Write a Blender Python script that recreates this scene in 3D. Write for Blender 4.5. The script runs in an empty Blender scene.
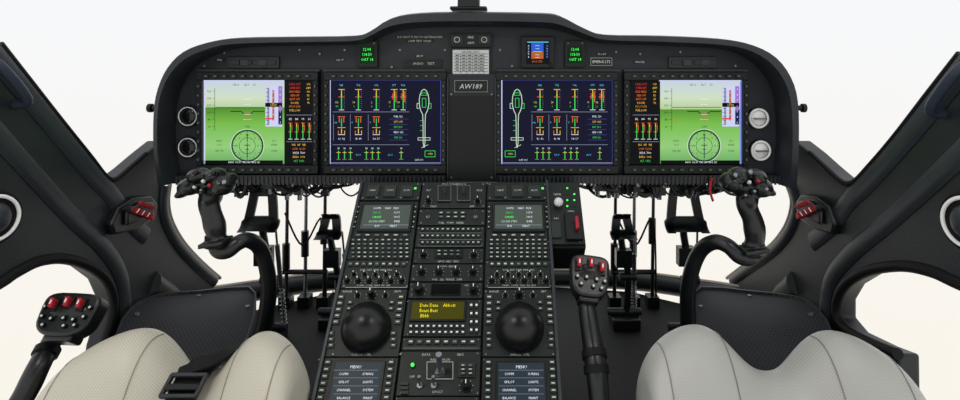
import bpy, bmesh, math, random
from mathutils import Vector, Matrix
random.seed(4)
scene=bpy.context.scene
scene.view_settings.view_transform='Standard'
FP=568.0; VX,VY=507.0,70.0; CX,CZ=0.08,0.75
def P(px,py,d): return Vector((CX+(px-VX)/FP*d, d, CZ+(VY-py)/FP*d))
def hexl(h):
    h=h.lstrip('#'); o=[]
    for i in (0,2,4):
        c=int(h[i:i+2],16)/255
        o.append(c/12.92 if c<=.04045 else ((c+.055)/1.055)**2.4)
    return (*o,1)
# ---------------------------------------------------------------- materials
def mat(name,col,rough=.5,metal=0,spec=.35,bump=0,bscale=300,emis=None,es=1,vary=0):
    m=bpy.data.materials.new(name); m.use_nodes=True
    nt=m.node_tree; b=nt.nodes['Principled BSDF']
    c=hexl(col) if isinstance(col,str) else (*col,1)
    b.inputs['Base Color'].default_value=c
    b.inputs['Roughness'].default_value=rough
    b.inputs['Metallic'].default_value=metal
    b.inputs['Specular IOR Level'].default_value=spec
    if emis:
        b.inputs['Emission Color'].default_value=hexl(emis); b.inputs['Emission Strength'].default_value=es
    if bump or vary:
        tc=nt.nodes.new('ShaderNodeTexCoord'); n=nt.nodes.new('ShaderNodeTexNoise')
        n.inputs['Scale'].default_value=bscale; n.inputs['Detail'].default_value=3
        nt.links.new(tc.outputs['Object'],n.inputs['Vector'])
        if bump:
            bp=nt.nodes.new('ShaderNodeBump'); bp.inputs['Strength'].default_value=bump; bp.inputs['Distance'].default_value=.002
            nt.links.new(n.outputs['Fac'],bp.inputs['Height']); nt.links.new(bp.outputs['Normal'],b.inputs['Normal'])
        if vary:
            n2=nt.nodes.new('ShaderNodeTexNoise'); n2.inputs['Scale'].default_value=9; n2.inputs['Detail'].default_value=5
            nt.links.new(tc.outputs['Object'],n2.inputs['Vector'])
            r=nt.nodes.new('ShaderNodeValToRGB')
            r.color_ramp.elements[0].position=.3; r.color_ramp.elements[1].position=.7
            r.color_ramp.elements[0].color=tuple(x*(1-vary) for x in c[:3])+(1,)
            r.color_ramp.elements[1].color=tuple(min(1,x*(1+vary)) for x in c[:3])+(1,)
            nt.links.new(n2.outputs['Fac'],r.inputs['Fac']); nt.links.new(r.outputs['Color'],b.inputs['Base Color'])
    return m
def dotmat(name,col,hole,pitch,rough=.5,rad=.25,spec=.4,bump=.3,upright=False):
    # regular grid of round perforations over the object's own surface
    m=mat(name,col,rough,spec=spec); nt=m.node_tree; b=nt.nodes['Principled BSDF']
    tc=nt.nodes.new('ShaderNodeTexCoord'); mp=nt.nodes.new('ShaderNodeMapping')
    src=tc.outputs['Object']
    if upright:
        s=nt.nodes.new('ShaderNodeSeparateXYZ'); nt.links.new(src,s.inputs[0])
        ma=nt.nodes.new('ShaderNodeMath'); ma.operation='MULTIPLY'; ma.inputs[1].default_value=-.75; nt.links.new(s.outputs['Y'],ma.inputs[0])
        mb=nt.nodes.new('ShaderNodeMath'); mb.operation='SUBTRACT'; nt.links.new(s.outputs['Z'],mb.inputs[0]); nt.links.new(ma.outputs[0],mb.inputs[1])
        cb=nt.nodes.new('ShaderNodeCombineXYZ'); nt.links.new(s.outputs['X'],cb.inputs['X']); nt.links.new(mb.outputs[0],cb.inputs['Y']); src=cb.outputs[0]
    mp.inputs['Rotation'].default_value=(0,0,.785); mp.inputs['Scale'].default_value=(1/pitch,1/pitch,0)
    nt.links.new(src,mp.inputs['Vector'])
    fr=nt.nodes.new('ShaderNodeVectorMath'); fr.operation='FRACTION'; nt.links.new(mp.outputs['Vector'],fr.inputs[0])
    sb=nt.nodes.new('ShaderNodeVectorMath'); sb.operation='SUBTRACT'; sb.inputs[1].default_value=(.5,.5,0); nt.links.new(fr.outputs[0],sb.inputs[0])
    ln=nt.nodes.new('ShaderNodeVectorMath'); ln.operation='LENGTH'; nt.links.new(sb.outputs[0],ln.inputs[0])
    r=nt.nodes.new('ShaderNodeValToRGB'); r.color_ramp.elements[0].position=rad; r.color_ramp.elements[1].position=rad+.1
    r.color_ramp.elements[0].color=hexl(hole); r.color_ramp.elements[1].color=hexl(col)
    nt.links.new(ln.outputs['Value'],r.inputs['Fac']); nt.links.new(r.outputs['Color'],b.inputs['Base Color'])
    bp=nt.nodes.new('ShaderNodeBump'); bp.inputs['Strength'].default_value=bump; bp.inputs['Distance'].default_value=.0006
    nt.links.new(r.outputs['Color'],bp.inputs['Height']); nt.links.new(bp.outputs['Normal'],b.inputs['Normal'])
    return m
M_fascia=mat('fascia_paint','#23282e',.5,bump=.15,vary=.2)
M_hood=mat('hood_vinyl','#20242a',.45,spec=.45,bump=.5,bscale=420,vary=.25)
M_plastic=mat('black_plastic','#111416',.33,spec=.5,bump=.12)
M_bezel=mat('bezel_black','#0e1114',.4)
M_panel=mat('console_panel_paint','#18201e',.45,bump=.12,vary=.2)
M_console=mat('console_body_paint','#0e1212',.55,vary=.15)
M_key=mat('key_plastic','#28302d',.45)
M_knob=mat('knob_plastic','#0b0c0d',.3)
M_legend=mat('legend_paint','#c3d2c2',.6)
M_dimleg=mat('dim_legend_paint','#7a857e',.6)
M_white=mat('white_paint','#f4f6f4',.5)
M_rubber=mat('rubber','#0a0b0c',.6,spec=.25)
M_wall=mat('interior_trim_charcoal','#1d2125',.42,spec=.42,bump=.25,bscale=400,vary=.3)
M_trim=mat('interior_trim_slate','#2b3035',.4,spec=.45,bump=.2,bscale=400,vary=.2)
M_floor=mat('floor_mat_black','#0c0e10',.7,bump=.5,bscale=200,vary=.2)
M_metal=mat('steel','#8d9194',.35,metal=.9)
M_darkmetal=mat('dark_steel','#3a3d40',.4,metal=.6)
M_red=mat('red_plastic','#b02430',.4)
M_redfab=mat('red_webbing','#a81f26',.7)
M_ball=mat('matte_black_dome','#0c0d0f',.32,spec=.45)
M_gball=mat('gloss_black','#08090a',.15,spec=.5)
M_belt=mat('belt_webbing','#0c0d10',.8,bump=.5,bscale=700)
M_perf=dotmat('perforated_cover','#2a2d31','#0f1113',.0075,.6,.25,spec=.25)
M_screw=mat('screw_metal','#7a7e80',.4,metal=.7)
M_beige=mat('window_seal_beige','#b9b29d',.6)
M_ventlight=mat('vent_silver','#dfe2e4',.35,spec=.5)
M_slate=mat('slate_blue','#2d3644',.5)
M_flat=mat('placard_white','#d0d5d5',.5)
M_roofblock=mat('roof_blocker_grey','#3a3c3e',.8,spec=.1,vary=.1)
def E(name,c,s=1.0): return mat('glow_'+name,'#000000',.35,spec=.12,emis=c,es=s)
E_navy=E('navy','#0b0e28'); E_black=E('black','#07080c'); E_white=E('white','#f2f4ff'); E_grn=E('green','#3fdc55')
E_yel=E('yellow','#e8d83a'); E_org=E('orange','#ec7434'); E_red=E('red','#e23a2c'); E_vio=E('violet','#8088e8'); E_dvio=E('dim_violet','#4a4f9a')
E_cy=E('cyan','#58c8e8'); E_lav=E('lavender','#d0d2f6'); E_grey=E('grey','#8b93a5'); E_blue=E('blue','#2a62d8')
E_brown=E('brown','#b5622a'); E_cdu=E('cdu','#4c564f'); E_teal=E('teal','#2c383f')
E_ybg=E('ybg','#45440a'); E_ytx=E('ytx','#f8e42c',1.15); E_led=E('led','#4bff5e',1.4); E_pale=E('pale','#cfe6cf')
E_mag=E('magenta','#a274d0'); E_gbg=E('gbg','#0a2412'); E_bar=E('bar_yellow','#f0c844'); E_dgrn=E('dark_green','#2a5228'); E_dk=E('dark_blue','#16205a')
def grad(nm,z0,z1,stops):
    m=E(nm,'#7cc23c'); nt=m.node_tree; b=nt.nodes['Principled BSDF']
    g=nt.nodes.new('ShaderNodeNewGeometry'); s=nt.nodes.new('ShaderNodeSeparateXYZ'); mr=nt.nodes.new('ShaderNodeMapRange')
    mr.inputs['From Min'].default_value=z0; mr.inputs['From Max'].default_value=z1
    r=nt.nodes.new('ShaderNodeValToRGB'); e=r.color_ramp.elements
    e[0].color=hexl(stops[0][1]); e[1].color=hexl(stops[-1][1])
    for p,c in stops[1:-1]: x=e.new(p); x.color=hexl(c)
    nt.links.new(g.outputs['Position'],s.inputs[0]); nt.links.new(s.outputs['Z'],mr.inputs['Value'])
    nt.links.new(mr.outputs[0],r.inputs[0]); nt.links.new(r.outputs[0],b.inputs['Emission Color']); return m
E_ter=grad('terrain',P(0,163,1.288).z,P(0,107,1.288).z,[(0,'#6aab62'),(.3,'#93cd7c'),(.7,'#78bd4c'),(1,'#4f8a2a')])
E_sky=grad('sky',P(0,108,1.288).z,P(0,80,1.288).z,[(0,'#b7d19c'),(.35,'#cfdfc4'),(1,'#c6d2e2')])
# ---------------------------------------------------------------- mesh builder
WL={}
_tc={}
def textmesh(s):
    if s in _tc: return _tc[s]
    c=bpy.data.curves.new('t','FONT'); c.body=s; c.size=1; c.resolution_u=1
    o=bpy.data.objects.new('t',c); scene.collection.objects.link(o)
    bpy.context.view_layer.update()
    me=bpy.data.meshes.new_from_object(o.evaluated_get(bpy.context.evaluated_depsgraph_get()))
    vs=[v.co.copy() for v in me.vertices]; fs=[tuple(p.vertices) for p in me.polygons]
    bpy.data.objects.remove(o); bpy.data.curves.remove(c); bpy.data.meshes.remove(me)
    if vs:
        x0=min(v.x for v in vs); x1=max(v.x for v in vs)
        vs=[Vector((v.x-(x0+x1)/2,v.y-.36,0)) for v in vs]
    _tc[s]=(vs,fs); return _tc[s]
def smooth_path(pts,n=6,closed=False):
    pts=[Vector(p) for p in pts]; out=[]; L=len(pts)
    rng=L if closed else L-1
    for i in range(rng):
        g=lambda k:(pts[k%L] if closed else pts[max(0,min(L-1,k))])
        p0,p1,p2,p3=g(i-1),g(i),g(i+1),g(i+2)
        for j in range(n):
            t=j/n
            out.append(.5*((2*p1)+(p2-p0)*t+(2*p0-5*p1+4*p2-p3)*t*t+(3*p1-p0-3*p2+p3)*t**3))
    if not closed: out.append(pts[-1])
    return out
class Fr:
    def __init__(s,O,U,V): s.O=Vector(O); s.U=Vector(U).normalized(); s.V=Vector(V).normalized(); s.N=s.U.cross(s.V)
    def hit(s,px,py):
        C=Vector((CX,0,CZ)); D=P(px,py,1)-C
        t=(s.O-C).dot(s.N)/D.dot(s.N); q=C+D*t-s.O
        return q.dot(s.U),q.dot(s.V)
    def pt(s,u,v,h=0): return s.O+s.U*u+s.V*v+s.N*h
    def at(s,px,py,h=0): return s.pt(*s.hit(px,py),h)
    def k(s,px,py): return s.at(px,py).y/FP
    def rect(s,x0,y0,x1,y1):
        xm,ym=(x0+x1)/2,(y0+y1)/2
        return s.hit(x0,ym)[0],s.hit(x1,ym)[0],s.hit(xm,y1)[1],s.hit(xm,y0)[1]
class MB:
    def __init__(s): s.v=[];s.f=[];s.m=[];s.mats=[]
    def mi(s,m):
        if m not in s.mats: s.mats.append(m)
        return s.mats.index(m)
    def add(s,vs,fs,m):
        o=len(s.v); s.v+= [Vector(v) for v in vs]; i=s.mi(m)
        for f in fs: s.f.append(tuple(o+k for k in f)); s.m.append(i)
        return s
    def poly(s,pts,m): return s.add(pts,[tuple(range(len(pts)))],m)
    def prism(s,pts,off,m):
        n=len(pts); off=Vector(off); vs=list(pts)+[Vector(p)+off for p in pts]
        fs=[tuple(range(n)),tuple(range(2*n-1,n-1,-1))]+[(i,(i+1)%n,n+(i+1)%n,n+i) for i in range(n)]
        return s.add(vs,fs,m)
    def box(s,c,a,b,d,m):
        c,a,b,d=Vector(c),Vector(a),Vector(b),Vector(d)
        vs=[c+a*i+b*j+d*k for k in(-1,1) for j in(-1,1) for i in(-1,1)]
        return s.add(vs,[(0,2,3,1),(4,5,7,6),(0,1,5,4),(2,6,7,3),(0,4,6,2),(1,3,7,5)],m)
    def abox(s,c,sx,sy,sz,m): return s.box(c,(sx/2,0,0),(0,sy/2,0),(0,0,sz/2),m)
    def cyl(s,p0,p1,r0,r1,m,n=16):
        p0,p1=Vector(p0),Vector(p1); a=(p1-p0).normalized(); t=Vector((1,0,0)) if abs(a.x)<.8 else Vector((0,0,1))
        u=a.cross(t).normalized(); w=a.cross(u)
        vs=[p+(u*math.cos(2*math.pi*i/n)+w*math.sin(2*math.pi*i/n))*r for p,r in((p0,r0),(p1,r1)) for i in range(n)]
        return s.add(vs,[tuple(range(n-1,-1,-1)),tuple(range(n,2*n))]+[(i,(i+1)%n,n+(i+1)%n,n+i) for i in range(n)],m)
    def sphere(s,c,r,m,n=16,k=10,rot=None):
        c=Vector(c); r=Vector(r) if hasattr(r,'__len__') else Vector((r,r,r)); R=rot or Matrix.Identity(3)
        vs=[c+R@Vector((0,0,r.z))]
        for j in range(1,k):
            for i in range(n):
                a=2*math.pi*i/n;b=math.pi*j/k
                vs.append(c+R@Vector((r.x*math.sin(b)*math.cos(a),r.y*math.sin(b)*math.sin(a),r.z*math.cos(b))))
        vs.append(c-R@Vector((0,0,r.z))); L=len(vs)-1
        fs=[(0,1+i,1+(i+1)%n) for i in range(n)]
        for j in range(k-2):
            for i in range(n):
                a=1+j*n+i;b=1+j*n+(i+1)%n; fs.append((a,a+n,b+n,b))
        fs+=[(L,1+(k-2)*n+(i+1)%n,1+(k-2)*n+i) for i in range(n)]
        return s.add(vs,fs,m)
    def tube(s,pts,r,m,n=12,flat=1.0,closed=False,up=None):
        pts=[Vector(p) for p in pts]; L=len(pts); rs=r if isinstance(r,list) else [r]*L
        if len(rs)!=L:
            q=[]; 
            for i in range(L):
                t=i/(L-1)*(len(rs)-1); a=int(min(t,len(rs)-2)); q.append(rs[a]+(rs[a+1]-rs[a])*(t-a))
            rs=q
        vs=[]; u=None
        for i in range(L):
            if closed: t=(pts[(i+1)%L]-pts[i-1]).normalized()
            else: t=(pts[min(i+1,L-1)]-pts[max(i-1,0)]).normalized()
            if u is None:
                h=Vector(up) if up else (Vector((0,0,1)) if abs(t.z)<.9 else Vector((1,0,0)))
                u=(h-t*h.dot(t)).normalized()
            else: u=(u-t*u.dot(t)).normalized()
            w=t.cross(u)
            for j in range(n):
                a=2*math.pi*j/n; vs.append(pts[i]+(u*math.cos(a)*flat+w*math.sin(a))*rs[i])
        fs=[(i*n+j,i*n+(j+1)%n,(i+1)*n+(j+1)%n,(i+1)*n+j) for i in range(L-1) for j in range(n)]
        if closed: fs+=[((L-1)*n+j,(L-1)*n+(j+1)%n,(j+1)%n,j) for j in range(n)]
        else: fs+=[tuple(range(n-1,-1,-1)),tuple(range((L-1)*n,L*n))]
        return s.add(vs,fs,m)
    def ring(s,c,N,R,r,m,n=32):
        N=Vector(N).normalized(); t=Vector((1,0,0)) if abs(N.x)<.8 else Vector((0,0,1)); u=N.cross(t).normalized(); w=N.cross(u)
        return s.tube([Vector(c)+(u*math.cos(2*math.pi*i/n)+w*math.sin(2*math.pi*i/n))*R for i in range(n)],r,m,n=8,closed=True,up=N)
    def fbox(s,F,x0,y0,x1,y1,h0,h1,m):
        a,b,c,d=F.rect(x0,y0,x1,y1)
        return s.box(F.pt((a+b)/2,(c+d)/2,(h0+h1)/2),F.U*(b-a)/2,F.V*(d-c)/2,F.N*(h1-h0)/2,m)
    def fq(s,F,x0,y0,x1,y1,h,m):
        a,b,c,d=F.rect(x0,y0,x1,y1); return s.poly([F.pt(a,c,h),F.pt(b,c,h),F.pt(b,d,h),F.pt(a,d,h)],m)
    def fcyl(s,F,px,py,rp,h0,h1,m,n=16,taper=1):
        u,v=F.hit(px,py); r=rp*F.k(px,py); return s.cyl(F.pt(u,v,h0),F.pt(u,v,h1),r,r*taper,m,n)
    def ftext(s,F,px,py,t,hp,h,m,sx=1,shear=0):
        vs,fs=textmesh(t)
        if not vs: return s
        u,v=F.hit(px,py); k=hp*.8*F.k(px,py)/.72
        return s.add([F.pt(u+(p.x+p.y*shear)*k*sx,v+p.y*k,h) for p in vs],fs,m)
    def fline(s,F,pts,w,h,m,closed=False):
        q=[F.hit(*p) for p in pts]; k=w*F.k(*pts[0])/2
        if closed: q.append(q[0])
        for (a,b),(c,d) in zip(q,q[1:]):
            L=math.hypot(c-a,d-b) or 1e-6; nx,ny=-(d-b)/L*k,(c-a)/L*k
            s.poly([F.pt(a+nx,b+ny,h),F.pt(a-nx,b-ny,h),F.pt(c-nx,d-ny,h),F.pt(c+nx,d+ny,h)],m)
        return s
    def obj(s,name,parent=None,bevel=0,sub=0,remesh=0,label=None,seg=2,recalc=True,ang=35,origin=None,smi=5):
        if origin is None:
            lo=Vector([min(v[i] for v in s.v) for i in range(3)]); hi=Vector([max(v[i] for v in s.v) for i in range(3)]); o=(lo+hi)/2
        else: o=Vector(origin)
        me=bpy.data.meshes.new(name); me.from_pydata([v-o for v in s.v],[],s.f)
        for m in s.mats: me.materials.append(m)
        for p,i in zip(me.polygons,s.m): p.material_index=i; p.use_smooth=True
        if recalc:
            bm=bmesh.new(); bm.from_mesh(me); bmesh.ops.recalc_face_normals(bm,faces=bm.faces); bm.to_mesh(me); bm.free()
        me.set_sharp_from_angle(angle=math.radians(ang))
        ob=bpy.data.objects.new(name,me); scene.collection.objects.link(ob)
        if parent: ob.parent=parent; ob.location=o-WL[parent.name]
        else: ob.location=o
        WL[ob.name]=o
        if remesh:
            r=ob.modifiers.new('r','REMESH'); r.mode='VOXEL'; r.voxel_size=remesh; r.use_smooth_shade=True
            q=ob.modifiers.new('s','SMOOTH'); q.iterations=smi
        if bevel:
            b=ob.modifiers.new('b','BEVEL'); b.width=bevel; b.segments=seg; b.limit_method='ANGLE'; b.angle_limit=math.radians(40)
        if sub:
            q=ob.modifiers.new('u','SUBSURF'); q.levels=sub; q.render_levels=sub
        if label: ob['label']=label
        return ob
def top(name,loc,label,cat,group=None):
    e=bpy.data.objects.new(name,None); scene.collection.objects.link(e); e.location=loc; e.empty_display_size=.05
    WL[e.name]=Vector(loc); e['label']=label; e['category']=cat
    if group: e['group']=group
    return e
def tag(o,label,cat,group=None,kind=None):
    o['label']=label; o['category']=cat
    if group:o['group']=group
    if kind:o['kind']=kind
# ================================================================ instrument panel
PF=Fr(P(VX,VY,1.30),(1,0,0),(0,0,1))
dash=top('instrument_panel',P(474,180,1.32),'wide charcoal instrument panel with padded glareshield and four lit displays','instrument panel')
outer=[(160,186),(156,150),(156,112),(160,88),(170,66),(186,50),(210,41),(240,37),(300,36),(355,35),(372,30),(392,17),(420,12),(470,11),(540,12),(560,15),(585,28),(605,34),(660,35),(720,38),(752,44),(775,56),(790,76),(797,100),(798,140),(796,188)]
inner=[(176,182),(170,150),(170,112),(174,92),(182,76),(196,62),(215,53),(240,47),(300,45),(355,44),(372,40),(392,31),(420,27),(470,26),(540,27),(560,30),(585,38),(605,43),(660,45),(718,48),(745,55),(763,68),(775,86),(780,108),(781,145),(778,184)]
def sm2(l): return [(p.x,p.y) for p in smooth_path([(a,b,0) for a,b in l],3)]
so,si=sm2(outer),sm2(inner)
rings=[[],[],[],[],[],[]]
for (a,b),(c,d) in zip(so,si):
    o=P(a,b,1.255); i=P(c,d,1.275)
    i=Vector((i.x,1.255,i.z))
    rings[0].append(Vector((o.x,1.75,o.z))); rings[1].append(Vector((o.x,1.27,o.z))); 
    rings[2].append(o.lerp(i,.18)+Vector((0,-.014,0))); rings[3].append(o.lerp(i,.75)+Vector((0,-.018,0)))
    rings[4].append(i+Vector((0,.006,0))); rings[5].append(Vector((i.x,1.325,i.z)))
n=len(so); b=MB(); vs=[v for r in rings for v in r]
b.add(vs,[(r*n+k,r*n+k+1,(r+1)*n+k+1,(r+1)*n+k) for r in range(5) for k in range(n-1)],M_hood)
for e in (0,n-1):
    b.poly([rings[r][e] for r in range(6)],M_hood)
b.obj('glareshield',dash,label='padded dark grey anti-glare hood',ang=60)
b=MB(); fp=[Vector((p.x,1.30,p.z)) for p in rings[5]]
b.prism(fp,(0,.025,0),M_fascia)
b.obj('fascia',dash)
b=MB(); b.fbox(PF,180,173,778,181,-.02,.0,M_plastic)
b.fbox(PF,180,173,447,181,-.01,.03,M_plastic); b.fbox(PF,497,173,778,181,-.01,.03,M_plastic)
for x in list(range(184,446,4))+list(range(500,776,4)):
    b.fbox(PF,x,174,x+1.6,182,.03,.033,M_trim)
b.obj('lower_ledge',dash)
b=MB(); b.fbox(PF,447,74,497,181,0,.012,M_fascia); b.fbox(PF,450,96,494,178,.012,.016,M_console)
for x in (448.5,495.5): b.fbox(PF,x-.6,78,x+.6,178,.012,.018,M_trim)
for x in(452,492):
    for y in(94,176): b.fcyl(PF,x,y,1,.012,.018,M_screw,8)
b.obj('center_column',dash,label='plain dark center divider between displays')
for x0,x1 in((200,321),(325,446),(497,619),(623,746)):
    b=MB(); b.fbox(PF,x0,69.5,x1,71.5,0,.012,M_trim); b.obj('display_shelf',dash)
def bezel(x0,x1,y0=72,y1=172):
    x0=VX+(x0-VX)*.985; x1=VX+(x1-VX)*.985
    b=MB()
    t=5
    b.fbox(PF,x0,y0,x1,y0+8,0,.022,M_bezel); b.fbox(PF,x0,y1-8,x1,y1,0,.022,M_bezel)
    b.fbox(PF,x0,y0+8,x0+t,y1-8,0,.022,M_bezel); b.fbox(PF,x1-t,y0+8,x1,y1-8,0,.022,M_bezel)
    b.fbox(PF,x0+t,y0+8,x1-t,y1-8,0,.010,M_bezel)
    for i in range(12):
        x=x0+10+i*(x1-x0-20)/11
        for y in(y0+4,y1-4):
            b.fbox(PF,x-2.4,y-1.6,x+2.4,y+1.6,.022,.026,M_key); b.fq(PF,x-1,y-.35,x+1,y+.35,.0263,M_dimleg)
    for i in range(9):
        y=y0+14+i*(y1-y0-28)/8
        for x in(x0+2.4,x1-2.4): b.fbox(PF,x-1.3,y-2,x+1.3,y+2,.022,.026,M_key); b.fq(PF,x-.4,y-.6,x+.4,y+.6,.0263,M_dimleg)
    return b.obj('display_unit',dash,bevel=.001,seg=1)
def mfd(x0,y0,mir,parent):
    W=109; b=MB(); H=.012
    X=lambda x:x0+x*.985
    b.fq(PF,x0,y0,x0+W+1,y0+83,H,E_navy)
    b.fline(PF,[(x0,y0),(x0+W+1,y0),(x0+W+1,y0+83),(x0,y0+83)],.7,H+.0003,E_dvio,True)
    b.fline(PF,[(x0+.6,y0),(x0+.6,y0+83)],.9,H+.0004,E_lav); b.fline(PF,[(x0,y0+82),(x0+110,y0+82)],.7,H+.0004,E_grey)
    g=H+.0006
    bars=0 if not mir else 27
    for c,dx in enumerate((12,29,47,65,74)):
        x=X(bars+dx); wide=c>=3
        b.ftext(PF,x,y0+5,('NR','TQ','OIL','ITT','NG')[c],2.4,g,E_cy)
        b.fq(PF,x-3.2,y0+9,x+3.2,y0+9.6,g,E_bar); b.fq(PF,x-.4,y0+9.7,x+.4,y0+14,g,E_bar)
        b.fq(PF,x-.5,y0+16,x+.5,y0+29,g,E_grn); b.fq(PF,x-.5,y0+14,x+.5,y0+16,g,E_yel)
        if wide: b.fq(PF,x+1.2,y0+11,x+2.0,y0+22,g,E_org); b.fq(PF,x-2.0,y0+13,x-1.2,y0+19,g,E_red)
        b.fline(PF,[(x-2.6,y0+29.5),(x+2.6,y0+29.5)],.5,g,E_white)
        for q in(11,13,15,17,19,21,23,25,27): b.fline(PF,[(x+2.4,y0+q),(x+3.2,y0+q)],.3,g,E_grey)
        b.fq(PF,x-3,y0+16.4,x+3,y0+16.9,g+.0001,E_org)
        b.ftext(PF,x-4.6,y0+22,('102','54','6','71','98')[c],2.5,g+.0002,E_bar,.8); b.ftext(PF,x-4.4,y0+26,('NR','%','B','C','%')[c],2.1,g+.0002,E_grn,.8)
    b.fline(PF,[(X(bars+3),y0+31.5),(X(bars+80),y0+31.5)],.4,g,E_grey)
    for c,dx in enumerate((12,29,47)):
        x=X(bars+dx)
        b.fq(PF,x-3.6,y0+36,x+3.6,y0+36.6,g,E_org); b.fq(PF,x-2.6,y0+37,x-1.9,y0+42,g,E_org); b.fq(PF,x+1.9,y0+37,x+2.6,y0+42,g,E_org)
        b.fq(PF,x-.4,y0+38,x+.4,y0+46,g,E_grn); b.fq(PF,x-.4,y0+48,x+.4,y0+53,g,E_bar)
        b.fq(PF,x-4,y0+46.8,x+4,y0+47.3,g,E_bar); b.fline(PF,[(x-3.4,y0+54),(x+3.4,y0+54)],.5,g,E_white)
        b.fq(PF,x-3.4,y0+50,x-2.8,y0+53.5,g,E_org); b.fq(PF,x+2.8,y0+50,x+3.4,y0+53.5,g,E_bar)
        b.ftext(PF,x,y0+58,('4.1  4.2','86  84','5.8  5.7')[c],2.5,g,E_white,.8); b.ftext(PF,x-6,y0+42,('OIL','P','T')[c],2.2,g,E_cy)
        b.fline(PF,[(x-8,y0+34),(x-8,y0+60)],.35,g,E_grey)
    for r in range(5):
        b.ftext(PF,X(bars+69),y0+36+r*5.2,('FUEL  520','QTY 1040','BAT 28 V','GEN 1 ON','HYD 206')[r],2.5,g,(E_white,E_bar,E_grn,E_white,E_grn)[r],.75)
        b.fline(PF,[(X(bars+60),y0+38.6+r*5.2),(X(bars+79),y0+38.6+r*5.2)],.3,g,E_dvio)
    b.fline(PF,[(X(bars+3),y0+64),(X(bars+80),y0+64)],.4,g,E_grey)
    for c,dx in enumerate((9,15,21,37,43,49,72)):
        x=X(bars+dx); b.fq(PF,x-.4,y0+70,x+.4,y0+78,g,E_grn); b.fq(PF,x-2,y0+71.5,x+2,y0+72,g,E_bar); b.fline(PF,[(x-2,y0+78.5),(x+2,y0+78.5)],.4,g,E_org)
        b.ftext(PF,x,y0+67.5,'28',2,g,E_white)
    b.ftext(PF,X(bars+29),y0+74,'DC V',2.3,g,E_cy,.8); b.ftext(PF,X(bars+61),y0+74,'AC V',2.3,g,E_cy,.8)
    cx=X(95 if not mir else 16)
    shp=[(0,9),(2.3,10.5),(4.2,15),(4.8,20),(4.6,25),(3.4,30),(1.4,34),(1.0,42),(.9,62),(0,67)]
    pts=[(cx+a,y0+c) for a,c in shp]+[(cx-a,y0+c) for a,c in shp[::-1][1:-1]]
    b.fline(PF,pts,.7,g,E_pale,True)
    b.fline(PF,[(cx-3.2,y0+15),(cx-1.8,y0+12.5),(cx+1.8,y0+12.5),(cx+3.2,y0+15)],.5,g,E_grn,True)
    for s,m in((-1,E_pale),(1,E_grn)):
        b.fline(PF,[(cx+s*4.8,y0+23),(cx+s*7,y0+23),(cx+s*7,y0+28),(cx+s*4.6,y0+28)],.5,g,m)
    b.fline(PF,[(cx-1.8,y0+18),(cx+1.8,y0+18),(cx+1.8,y0+27),(cx-1.8,y0+27)],.5,g,E_grn,True)
    b.fline(PF,[(cx-6,y0+57),(cx+6,y0+57),(cx+6,y0+59.5),(cx-6,y0+59.5)],.5,g,E_pale,True); b.fline(PF,[(cx-2.5,y0+67),(cx+4,y0+64)],.5,g,E_pale)
    for yy in(40,45,50): b.fline(PF,[(cx-4,y0+yy),(cx-1.5,y0+yy)],.4,g,E_grn)
    q=X(101 if not mir else 9)
    b.fline(PF,[(q-5,y0+70),(q+5,y0+70),(q+5,y0+76),(q-5,y0+76)],.5,g,E_grn,True); b.ftext(PF,q,y0+73,'OPEN',2.2,g,E_bar,.8)
    b.ftext(PF,cx+(-5 if not mir else 6),y0+79,'OAT 14 C',2.2,g,E_white,.8)
    b.obj('screen',parent,recalc=False,label='lit navy systems display page with thin coloured bars')
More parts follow.
